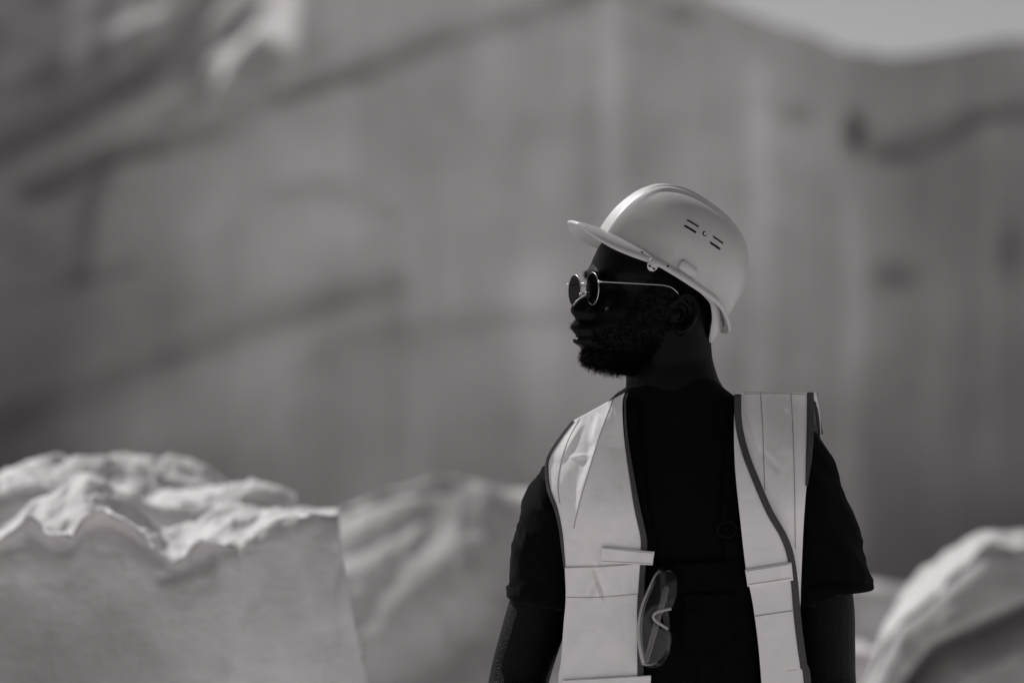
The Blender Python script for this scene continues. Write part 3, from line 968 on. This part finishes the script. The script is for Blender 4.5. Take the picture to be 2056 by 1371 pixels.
def folds_r(px, py):       # his right, left in the picture
    f = ridge(px, py, [(1238, 795), (1205, 880), (1170, 985), (1150, 1080)], 19, .008, .5)
    f += ridge(px, py, [(1170, 845), (1136, 905), (1118, 930)], 11, .006, -.3)
    f += ridge(px, py, [(1205, 830), (1188, 895)], 9, .005, .3)
    f += ridge(px, py, [(1240, 900), (1232, 1000), (1216, 1090)], 26, .006)
    f += -ridge(px, py, [(1193, 1126), (1196, 1165), (1184, 1204)], 5, .006) - ridge(px, py, [(1194, 1140), (1214, 1206)], 4, .006)
    f += ridge(px, py, [(1142, 918), (1190, 914)], 4, .003)
    f += .0036 * fbm(px / 60 + py / 200, py / 130, 2, 2) + .0003 * fbm(px / 18, py / 26, 5, 3, .5, True)
    f += -.003 * np.sin((px - 1120) / 30) * smooth01((py - 1190) / 150)
    return f


def folds_l(px, py):       # his left, right in the picture
    f = ridge(px, py, [(1490, 790), (1512, 850), (1528, 905)], 9, .008, .4)
    f += -ridge(px, py, [(1534, 905), (1545, 922), (1566, 950)], 7, .003) + ridge(px, py, [(1532, 895), (1562, 930)], 9, .0012)
    f += .0032 * fbm(px / 70 - py / 260, py / 150, 9, 2) + .0003 * fbm(px / 18, py / 30, 4, 3, .5, True)
    return f


vd = lambda x, z: tee_front(x, z, .016, .055) - .016 * smooth01((x - .37) / .05) * smooth01((z - 1.30) / .1)
RL = [(1151.5, 844.6), (1127, 876), (1103, 914), (1098, 943), (1102.5, 983), (1117, 1023), (1127, 1072), (1134, 1139), (1136, 1201), (1132, 1250), (1126, 1330), (1121, 1371), (1114, 1560), (1110, 1720)]
RR = [(1255, 788), (1250, 809), (1252, 867), (1261, 938), (1274, 1018), (1286, 1072), (1288, 1098), (1285, 1134), (1281, 1205), (1280, 1250), (1281, 1352), (1282, 1560), (1284, 1720)]
LL = [(1484, 787), (1484, 850), (1490, 960), (1505, 1060), (1522, 1130), (1540, 1250), (1556, 1371), (1580, 1720)]
LR = [(1636, 787), (1630, 830), (1625, 890), (1620, 960), (1614, 1040), (1610, 1120), (1607, 1200), (1605, 1280), (1606, 1371), (1608, 1720)]
pr = sheet('front_panel', RL, RR, 90, 320, vd, M['vest'], vest, .0012, folds_r)
pl = sheet('front_panel', LL, LR, 80, 320, vd, M['vest'], vest, .0012, folds_l)
# lapel: the front edge folded outwards
FL = [(1477, 792), (1474, 849), (1476, 938), (1487, 1049), (1498, 1143), (1514, 1228), (1529, 1371), (1548, 1720)]
FR = [(1481, 792), (1483, 850), (1496, 907), (1518, 965), (1545, 1027), (1573, 1076), (1587, 1116), (1595, 1170), (1602, 1250), (1614, 1339), (1621, 1371), (1650, 1720)]
fd = lambda x, z: tee_front(x, z, .024, .055)


def folds_f(px, py):
    return .0018 * fbm(px / 70, py / 150, 31, 2) + .0003 * fbm(px / 20, py / 30, 14, 3, .5, True)


lap = sheet('lapel', FL, FR, 50, 260, fd, M['vest'], vest, .0012, folds_f)
ribbon('binding', FR, 13, lambda x, z: fd(x, z) - .0015, M['binding'], vest, .0025, 160, folds_f)
# binding down the other front edge, round the armholes
ribbon('binding', [(a + 5, b) for a, b in RR], [3, 5, 9, 12, 13, 13, 12, 12, 12, 12, 12, 12, 12], lambda x, z: vd(x, z) - .0002, M['binding'], vest, .0025, 160, folds_r)
ribbon('binding', RL[:8], [4, 5, 6, 7, 6, 5, 3], lambda x, z: vd(x, z) - .001, M['binding'], vest, .0025, 100, folds_r)
ribbon('binding', [(1627, 788), (1627, 830), (1626, 880), (1623, 930), (1619, 975)], [13, 13, 13, 10, 3], lambda x, z: vd(x, z) - .0015, M['binding'], vest, .0025, 80, folds_l)
# back panel: shoulder to hem behind the man
zz = np.linspace(0, 1, 90)
bl = spline([(1151.5, 844.6), (1140, 900), (1130, 980), (1128, 1072), (1134, 1139), (1136, 1201), (1126, 1330), (1114, 1560), (1110, 1720)], 90)
br = spline([(1640, 787), (1648, 871), (1640, 960), (1622, 1060), (1612, 1139), (1608, 1201), (1606, 1330), (1608, 1560), (1608, 1720)], 90)
g = np.zeros((90, 60, 3))
for i in range(90):
    a, b = P(bl[i, 0], bl[i, 1], .02), P(br[i, 0], br[i, 1], .02)
    for j in range(60):
        t = j / 59
        q = a.lerp(b, t)
        z = q.z
        front_row = i < 2
        y = .02 + (.14 * smooth01(i / 14.)) * (1 - abs(2 * t - 1) ** 2.6) ** (1 / 2.2)
        dip = 0
        if i < 22:                                        # neckline dips between the shoulder pieces
            dip = -.02 * math.exp(-((t - .42) / .18) ** 2) * (1 - i / 22.)
        g[i, j] = (q.x, y, z + dip)
bp = solidify(MB().grid(g).build('back_panel', M['vest'], vest), .0012)
ribbon('binding', [(1637, 788), (1641, 830), (1648, 872)], 9, lambda x, z: .022 + 0 * x, M['binding'], vest, .003, 30)
# shoulder piece joining front and back over his left shoulder, standing off the shirt
# reflective band, tabs and seams
bd = lambda x, z: vd(x, z) - .0016
sheet('reflective_band', [(1134, 1139), (1137, 1200)], [(1285, 1131), (1281, 1193)], 70, 24, bd, M['band'], vest, .001, folds_r)
sheet('fastening_tab', [(1208, 1097), (1206, 1129)], [(1314, 1107), (1310, 1134)], 40, 12, lambda x, z: vd(x, z) - .0045, M['band'], vest, .0025, lambda a, b: folds_r(np.minimum(a, 1285), b))
sheet('fastening_tab', [(1129, 1365), (1128, 1396)], [(1307, 1355), (1306, 1390)], 40, 12, lambda x, z: vd(x, z) - .0045, M['band'], vest, .0025, lambda a, b: folds_r(np.minimum(a, 1282), b))
sheet('fastening_tab', [(1496, 1143), (1501, 1177)], [(1588, 1128), (1592, 1164)], 36, 12, lambda x, z: fd(x, z) - .003, M['band'], vest, .0025, folds_f)
for a_, b_, dd, ff in (((1210, 1100), (1311, 1110), vd, lambda a, b: folds_r(np.minimum(a, 1285), b)), ((1208, 1126), (1308, 1131), vd, lambda a, b: folds_r(np.minimum(a, 1285), b)),
                       ((1499, 1146), (1586, 1132), fd, folds_f), ((1503, 1173), (1589, 1160), fd, folds_f)):
    ribbon('seam', [a_, ((a_[0] + b_[0]) / 2, (a_[1] + b_[1]) / 2 + .3), b_], .9, (lambda x, z, dd=dd: dd(x, z) - (.0062 if dd is vd else .0048)), M['thread'], vest, .0005, 30, ff)
seam_d = lambda off: (lambda x, z: vd(x, z) - off)
for pts in ([(1136, 1138), (1210, 1137), (1285, 1130)], [(1138, 1199), (1210, 1198), (1281, 1192)]):
    ribbon('seam', pts, 1.1, seam_d(.0026), M['thread'], vest, .0006, 60, folds_r)
for pts in ([(1164, 840), (1140, 885), (1126, 930), (1120, 975), (1124, 1010)], [(1232, 800), (1202, 880), (1166, 1000), (1152, 1060)]):
    ribbon('seam', pts, 1.1, seam_d(.0012), M['thread'], vest, .0006, 80, folds_r)
for pts in ([(1527, 786), (1531, 850), (1533, 905), (1536, 985)], [(1588, 785), (1592, 860), (1595, 950), (1597, 1100)], [(1494, 791), (1560, 790), (1618, 792)]):
    ribbon('seam', pts, 1.1, seam_d(.0012), M['thread'], vest, .0006, 80, folds_l)
ribbon('seam', [(1514, 1237), (1560, 1230), (1600, 1224)], 1.5, lambda x, z: fd(x, z) - .0012, M['thread'], vest, .0006, 40, folds_f)

# ------------------------------------------------------------------ hard hat
HATC = P(1332, 545, 0.0)
PIT = math.radians(30)
KF = Vector((HF.x * math.cos(PIT), HF.y * math.cos(PIT), math.sin(PIT)))
KU = Vector((-HF.x * math.sin(PIT), -HF.y * math.sin(PIT), math.cos(PIT)))
KR = HR.copy()
ROLL = math.radians(8)
KR, KU = KR * math.cos(ROLL) + KU * math.sin(ROLL), KU * math.cos(ROLL) - KR * math.sin(ROLL)
# put the centre so that the rim plane sits round the head
HATC = HATC - KR * 0.0
hat = root('hard_hat', 'pale ridged safety helmet with vent slots on the head of the man', 'hard hat', tuple(HATC))


def K(f, r, u): return HATC + KF * f + KR * r + KU * u


HA, HB, HH = .1195, .100, .1165


def rim_u(f): return -.020 * smooth01((-f - .05) / .07) + .0005 * smooth01((f - .05) / .06)


def shell_pt(th, ph, inset=0.0):
    """th azimuth (0 = forward), ph 0 at rim .. pi/2 at crown"""
    c, s = math.cos(th), math.sin(th)
    n = 2.1
    R = (abs(c / HA) ** n + abs(s / HB) ** n) ** (-1 / n)
    if c > 0:                                            # two flat cheeks meeting a narrow strip up the front
        ch = .1012 / max(c * .755 + abs(s) * .656, 1e-4)
        k_ = .014; h_ = min(max(.5 + .5 * (R - ch) / k_, 0), 1)
        Rc = R * (1 - h_) + ch * h_ - k_ * h_ * (1 - h_)
        ft = smooth01((ph - .35) / .65)
        R = Rc * (1 - ft) + R * ft
        R = min(R, .1145 / max(c, 1e-4))
    e = 2.5
    cp = max(math.cos(ph), 0) ** (2 / e); sp = max(math.sin(ph), 0) ** (2 / e)
    f, r, u = R * cp * c, R * cp * s, HH * sp
    # crest: raised band from front to back with two steps
    k = smooth01(u / (HH * .25))
    cr = .0045 * smooth01((.030 - abs(r)) / .006) + .0035 * smooth01((.015 - abs(r)) / .005)
    amp = smooth01((u - .05) / .05)
    u += cr * amp
    f += -cr * .6 * smooth01((-f - .04) / .05) * smooth01((u - .01) / .03)
    # soft hollow low on the sides
    hol = math.exp(-((f - .055) / .022) ** 2 - ((u - .018) / .022) ** 2) + .6 * math.exp(-((f + .065) / .02) ** 2 - ((u - .02) / .02) ** 2)
    r -= math.copysign(.0035 * hol, r) if abs(r) > .02 else 0
    if ph < .35:
        u += rim_u(f) * (1 - ph / .35)
    k = 1 - inset / .11
    return f * k, r * k, u - inset * smooth01(u / .06)


nth, nph = 240, 80
ths = np.linspace(0, 2 * math.pi, nth, endpoint=False)
phs = np.r_[0, np.linspace(0.0, 1, nph)[1:] ** 1.15 * (math.pi / 2 - .002)]
go = [[tuple(K(*shell_pt(a, b))) for a in ths] for b in phs]
gi = [[tuple(K(*shell_pt(a, b, .0025))) for a in ths] for b in phs[::-1]]
sm = MB().grid(go + gi + [go[0]], True)
shell = sm.build('shell', M['hat'], hat)
bvh = BVHTree.FromPolygons([v.co for v in shell.data.vertices], [p.vertices[:] for p in shell.data.polygons])
camo = Vector((0, -CAM_D, CAM_Z)) - HATC


def on_hat(px, py, bvh=bvh):
    d = (P(px, py, 0) - Vector((0, -CAM_D, CAM_Z))).normalized()
    h, nn, i, dist = bvh.ray_cast(camo, d)
    if h is None: return None
    if nn.dot(d) > 0: nn = -nn
    return h + HATC, nn


# vent slots cut through the shell, mirrored to the far side
cut = MB()
slots = [((1381.5, 441.5), (1401, 453.5)), ((1376.5, 453.5), (1395.5, 465)), ((1433.5, 475), (1450.5, 487)), ((1428, 487.5), (1444.5, 498.8))]


def mirror(p):
    q = Vector(p) - HATC
    return Vector(p) - KR * (2 * q.dot(KR))


for a, b in slots:
    ha, hb = on_hat(*a), on_hat(*b)
    if ha is None or hb is None: continue
    for mir in (False, True):
        pa, pb, nn = ha[0], hb[0], ha[1]
        if mir:
            pa, pb = mirror(pa), mirror(pb); nn = nn - KR * (2 * nn.dot(KR))
        ax = (pb - pa); L = ax.length; ax.normalize()
        w = nn.cross(ax).normalized(); hw = .0024
        ring = []
        for q in np.linspace(-math.pi / 2, math.pi / 2, 7): ring.append(pb + ax * (hw * math.cos(q)) + w * (hw * math.sin(q)))
        for q in np.linspace(math.pi / 2, 3 * math.pi / 2, 7): ring.append(pa + ax * (hw * math.cos(q)) + w * (hw * math.sin(q)))
        cut.grid([[tuple(p + nn * .006) for p in ring], [tuple(p - nn * .009) for p in ring]], True, True)
co_ = cut.build('cutter', None)
co_.data.transform(Matrix.Translation(-Vector((0, 0, 0))))
bm_ = shell.modifiers.new('b', 'BOOLEAN'); bm_.object = co_; bm_.operation = 'DIFFERENCE'; bm_.solver = 'EXACT'
evaluated(shell)
bpy.data.objects.remove(co_)
shell.data.materials.clear(); shell.data.materials.append(M['hat'])
shell.data.polygons.foreach_set('use_smooth', [True] * len(shell.data.polygons))
try:
    shell.data.set_sharp_from_angle(angle=math.radians(35))
except Exception:
    pass

# brim: narrow flange round the shell running out into a peak
g = []
sec = [(-.002, .0015), (.25, .0022), (.6, .0016), (.92, .0008), (1.0, -.0015), (.97, -.0058), (.9, -.0062), (.6, -.0035), (.2, -.003), (-.03, -.0035), (-.002, .0015)]
for a in ths:
    f, r, u = shell_pt(a, 0)
    c = math.cos(a)
    R = math.hypot(f, r)
    fl = .0085 + .004 * smooth01((-c - .3) / .6)
    pk = smooth01((c - .35) / .58)
    ext = fl + .040 * pk
    dr = (f / R, r / R)
    if c > 0:                                            # the peak runs forward rather than outward
        bl_ = .75 * smooth01(c / .5)
        dr = (dr[0] * (1 - bl_) + bl_, dr[1] * (1 - bl_))
        m_ = math.hypot(*dr); dr = (dr[0] / m_, dr[1] / m_)
    col = []
    for s, dz in sec:
        ss = s if s > 0 else s * .0085 / ext * 1
        ff = f + dr[0] * ext * ss; rr = r + dr[1] * ext * ss
        droop = -.0065 * pk * max(ss, 0) ** 1.5 - (.05 * pk * rr * rr / .01 * .35 * max(ss, 0))
        col.append(tuple(K(ff, rr, rim_u(f) + dz + droop - .004 * max(ss, 0))))
    g.append(col)
g = np.array(g).transpose(1, 0, 2)
brim = MB().grid(g, True).build('brim', M['hat'], hat)
bbvh = BVHTree.FromPolygons([v.co for v in brim.data.vertices], [p.vertices[:] for p in brim.data.polygons])
# head band of the harness, dropping behind to the nape
bt = lambda f: np.interp(f, [-.116, -.10, -.08, -.06, -.02, .02, .06, .11], [-.050, -.034, -.012, -.002, .004, .008, .012, .014])
g = []
for a in np.linspace(0, 2 * math.pi, 120, endpoint=False):
    f, r = .103 * math.cos(a) - .0125, .086 * math.sin(a)
    u = float(bt(f)); back = smooth01((-f - .05) / .05)
    col = []
    for (o, dz) in [(0, -.009 - .012 * back), (.0022, -.009 - .012 * back), (.0022 + .004 * back, .012), (.0 + .004 * back, .012), (0, -.009 - .012 * back)]:
        col.append(tuple(K(f + o * math.cos(a), r + o * math.sin(a), u + dz)))
    g.append(col)
hb_ = MB().grid(np.array(g).transpose(1, 0, 2), True).build('headband', M['hat_light'], hat)
# chin-strap lug, slot block, rivet holes, vent knob on each side
for mir in (False, True):
    mf = mirror if mir else (lambda p: Vector(p))
    sgn = 1 if mir else -1
    lug = MB()
    hit = on_hat(1316, 523, bbvh) or on_hat(1316, 519, bbvh)
    c0 = mf(hit[0] - KU * .006 - KR * .0005) if hit else K(.055, sgn * .0945, -.009)
    ring = []
    for q in np.linspace(math.pi, 2 * math.pi, 13): ring.append((.0082 * math.cos(q), .009 * math.sin(q) - .002))
    ring += [(.0082, .006), (-.0082, .006)]
    lug.grid([[tuple(c0 + KF * x + KU * y + KR * (sgn * dz)) for x, y in ring] for dz in (-.001, .0012)], True, True)
    lo = lug.build('strap_lug', M['hat_light'], hat)
    pt = MB()
    for (x, y) in ((-.0035, -.0055), (.0035, -.0055)):
        pt.box(c0 + KF * x + KU * y + KR * (sgn * .0014), KF * .0024, KU * .0011, KR * .0004)
    pt.build('lug_hole', M['hole'], lo)
    # raised accessory block
    blk = MB()
    for s_, h_ in ((0, 0),):
        c1 = mf(on_hat(1379, 541)[0])
        pro = [(-.016, -.006), (.013, -.006), (.015, .004), (.012, .009), (-.013, .007), (-.016, .003)]
        blk.grid([[tuple(c1 + KF * x * k + KU * y * k + KR * (sgn * dz)) for x, y in pro] for dz, k in ((-.008, 1.1), (.0035, 1.0), (.0055, .86))], True, True)
    blk.build('accessory_slot', M['hat'], hat)
    for q_ in ((1289, 507), (1341, 535)):
        hit = on_hat(q_[0], q_[1], bbvh) or on_hat(q_[0], q_[1])
        rv = MB(); c2 = mf(hit[0])
        rv.tube([c2 - KR * (sgn * .003), c2 + KR * (sgn * .0004)], [.0017, .0017], 12)
        rv.build('rivet_hole', M['hole'], hat)
hh = on_hat(1414.7, 469.7)
if hh is not None:
    for mir in (False, True):
        p_, n_ = hh
        if mir: p_, n_ = mirror(p_), n_ - KR * (2 * n_.dot(KR))
        kb = MB()
        kb.tube([p_ - n_ * .002, p_ + n_ * .0006, p_ + n_ * .0012], [.0036, .0036, .0030], 18)
        ko = kb.build('vent_knob', M['hole'], hat)
        MB().ball(p_ + n_ * .0012, (.0023, .0023, .0023), 8).build('knob_cap', M['hat_light'], ko)

# ------------------------------------------------------------------ sunglasses
sg = root('sunglasses', 'round wire sunglasses with dark lenses on the face', 'sunglasses', tuple(H(.11, 0, 0)))
LC = {}
for sgn in (-1, 1):
    c = H(.112 if sgn < 0 else .112, sgn * .0325, .003 if sgn < 0 else .001)
    LC[sgn] = c
    rot = HF.copy()
    ax_r = rot.cross(HU).normalized()
    ring = [c + ax_r * (.0225 * math.cos(q)) + HU * (.0235 * math.sin(q)) for q in np.linspace(0, 2 * math.pi, 49)]
    rim = MB()
    rim.tube(ring, .00052, 8)
    ro = rim.build('rim', M['metal'], sg)
    lens = MB(); gl = []
    for k in range(1, 8):
        w = k / 7
        gl.append([tuple(c + ax_r * (.0222 * w * math.cos(q)) + HU * (.0232 * w * math.sin(q)) + rot * (.0022 * (1 - w * w))) for q in np.linspace(0, 2 * math.pi, 40, endpoint=False)])
    lens.grid(gl, True); lens.f.append(tuple(range(40)))
    lo = lens.build('lens', M['glass'], ro)
    solidify(lo, .0012)
    # hinge and temple arm
    h0 = c - HR * (-sgn) * .0225 * 0 + HR * (sgn * .0232) + HU * .0095
    MB().ball(h0, .0022, 8).build('hinge', M['metal'], ro)
    t = MB()
    e0 = H(.014, sgn * .0768, .0075)
    t.tube([h0 + HR * (sgn * .001), h0 + (e0 - h0) * .4 + HR * (sgn * .004), h0 + (e0 - h0) * .8 + HR * (sgn * .003), e0 + HF * .004, e0 - HF * .008 - HU * .003, e0 - HF * .017 - HU * .0095, e0 - HF * .024 - HU * .0165 - HR * (sgn * .004)], [.0008, .00075, .0007, .0007, .0007, .0007, .0008], 8, sub=4)
    t.build('temple', M['metal'], sg)
    pd = MB()
    pc = H(.108, sgn * .0105, -.006)
    pd.ball(pc, (.0025, .002, .005), 8)
    pd.tube([c - HR * (sgn * .021) - HU * .004, pc + HF * .006, pc], .0006, 6)
    pd.build('nose_pad', M['metal'], sg)
br_ = MB()
b0, b1 = LC[-1] + HR * .0215 + HU * .006, LC[1] - HR * .0215 + HU * .006
br_.tube([b0, b0.lerp(b1, .3) + HF * .003 + HU * .003, b0.lerp(b1, .7) + HF * .003 + HU * .003, b1], .0009, 8, sub=4)
br_.build('bridge', M['metal'], sg)

# ------------------------------------------------------------------ safety glasses hanging on the bib
gy = float(tee_front(.22, 1.2, .012, .05))
gls = root('safety_glasses', 'clear safety glasses hanging folded on the dark overalls bib', 'safety glasses', tuple(P(1318, 1240, gy - .02)))
browp = [(1325, 1144), (1314, 1158), (1304, 1180), (1295, 1200), (1289, 1218), (1284, 1240), (1282, 1262), (1283, 1285), (1286, 1305), (1290, 1322), (1295, 1336)]
gd = lambda t: gy - .014 - .020 * math.sin(math.pi * t)
N_ = 48
bs = spline(browp, N_)
bar = MB()
bar.tube([P(bs[i, 0], bs[i, 1], gd(i / (N_ - 1))) for i in range(0, N_, 2)], list(np.interp(np.linspace(0, 1, 24), [0, .3, .8, 1], [.0017, .0018, .0026, .0036])), 10)
bar.build('brow_bar', M['clear_frame'], gls)
bar = MB()
bar.tube([P(bs[i, 0] + 5.5, bs[i, 1], gd(i / (N_ - 1)) + .004) for i in range(6, N_, 3)], .0008, 8)
bar.build('brow_lip', M['clear_frame'], gls)
outp = [(1327, 1143), (1345, 1142), (1357, 1149), (1361, 1163), (1359, 1195), (1353, 1216), (1347, 1222), (1329, 1226), (1316, 1231), (1314, 1240), (1321, 1249), (1340, 1262), (1348, 1271), (1350, 1285), (1344, 1308), (1338, 1324), (1328, 1336), (1314, 1341), (1297, 1337)]
os_ = np.array([np.interp(np.linspace(0, 1, N_ * 2), np.linspace(0, 1, len(outp)), [p[k] for p in outp]) for k in (0, 1)]).T
bs2 = spline(browp, N_ * 2)
g = []
for i in range(N_ * 2):
    t = i / (2 * N_ - 1)
    a = P(bs2[i, 0], bs2[i, 1], gd(t)); b = P(os_[i, 0], os_[i, 1], gd(t) + .004)
    g.append([tuple(a.lerp(b, s) + Vector((0, -.004 * math.sin(math.pi * s), 0))) for s in np.linspace(0, 1, 14)])
lens = MB().grid(g).build('lens', M['clear_lens'], gls)
solidify(lens, .0016)
nb = MB()
vp = spline([(1348, 1221), (1331, 1225), (1318, 1229), (1312, 1235), (1313, 1242), (1321, 1249), (1341, 1262)], 30)
nb.tube([P(a, b, gd(.5) - .001) for a, b, _ in vp], .0021, 8)
nb.build('nose_bridge', M['clear_frame'], gls)
for (p0, p1, off) in (((1338, 1181), (1297, 1328), .012), ((1330, 1150), (1345, 1320), .020)):
    tm = MB()
    a, b = P(p0[0], p0[1], gy - .012 + off * .3), P(p1[0], p1[1], gy - .012 + off * .3)
    ax = (b - a).normalized(); w = Vector((0, -1, 0)).cross(ax).normalized()
    tm.tube([a - ax * .004, a, a.lerp(b, .5), b], [.0022, .0044, .0042, .0030], 12, up=tuple(w), flat=.35)
    to_ = tm.build('temple', M['clear_temple'] if off < .015 else M['clear_lens'], gls)
    if off < .015:
        for s_ in (-1, 1):
            MB().tube([a.lerp(b, .45) + w * (s_ * .0038) - Vector((0, .001, 0)), b + w * (s_ * .0026) - Vector((0, .001, 0))], .0006, 6).build('temple_edge', M['clear_frame'], to_)
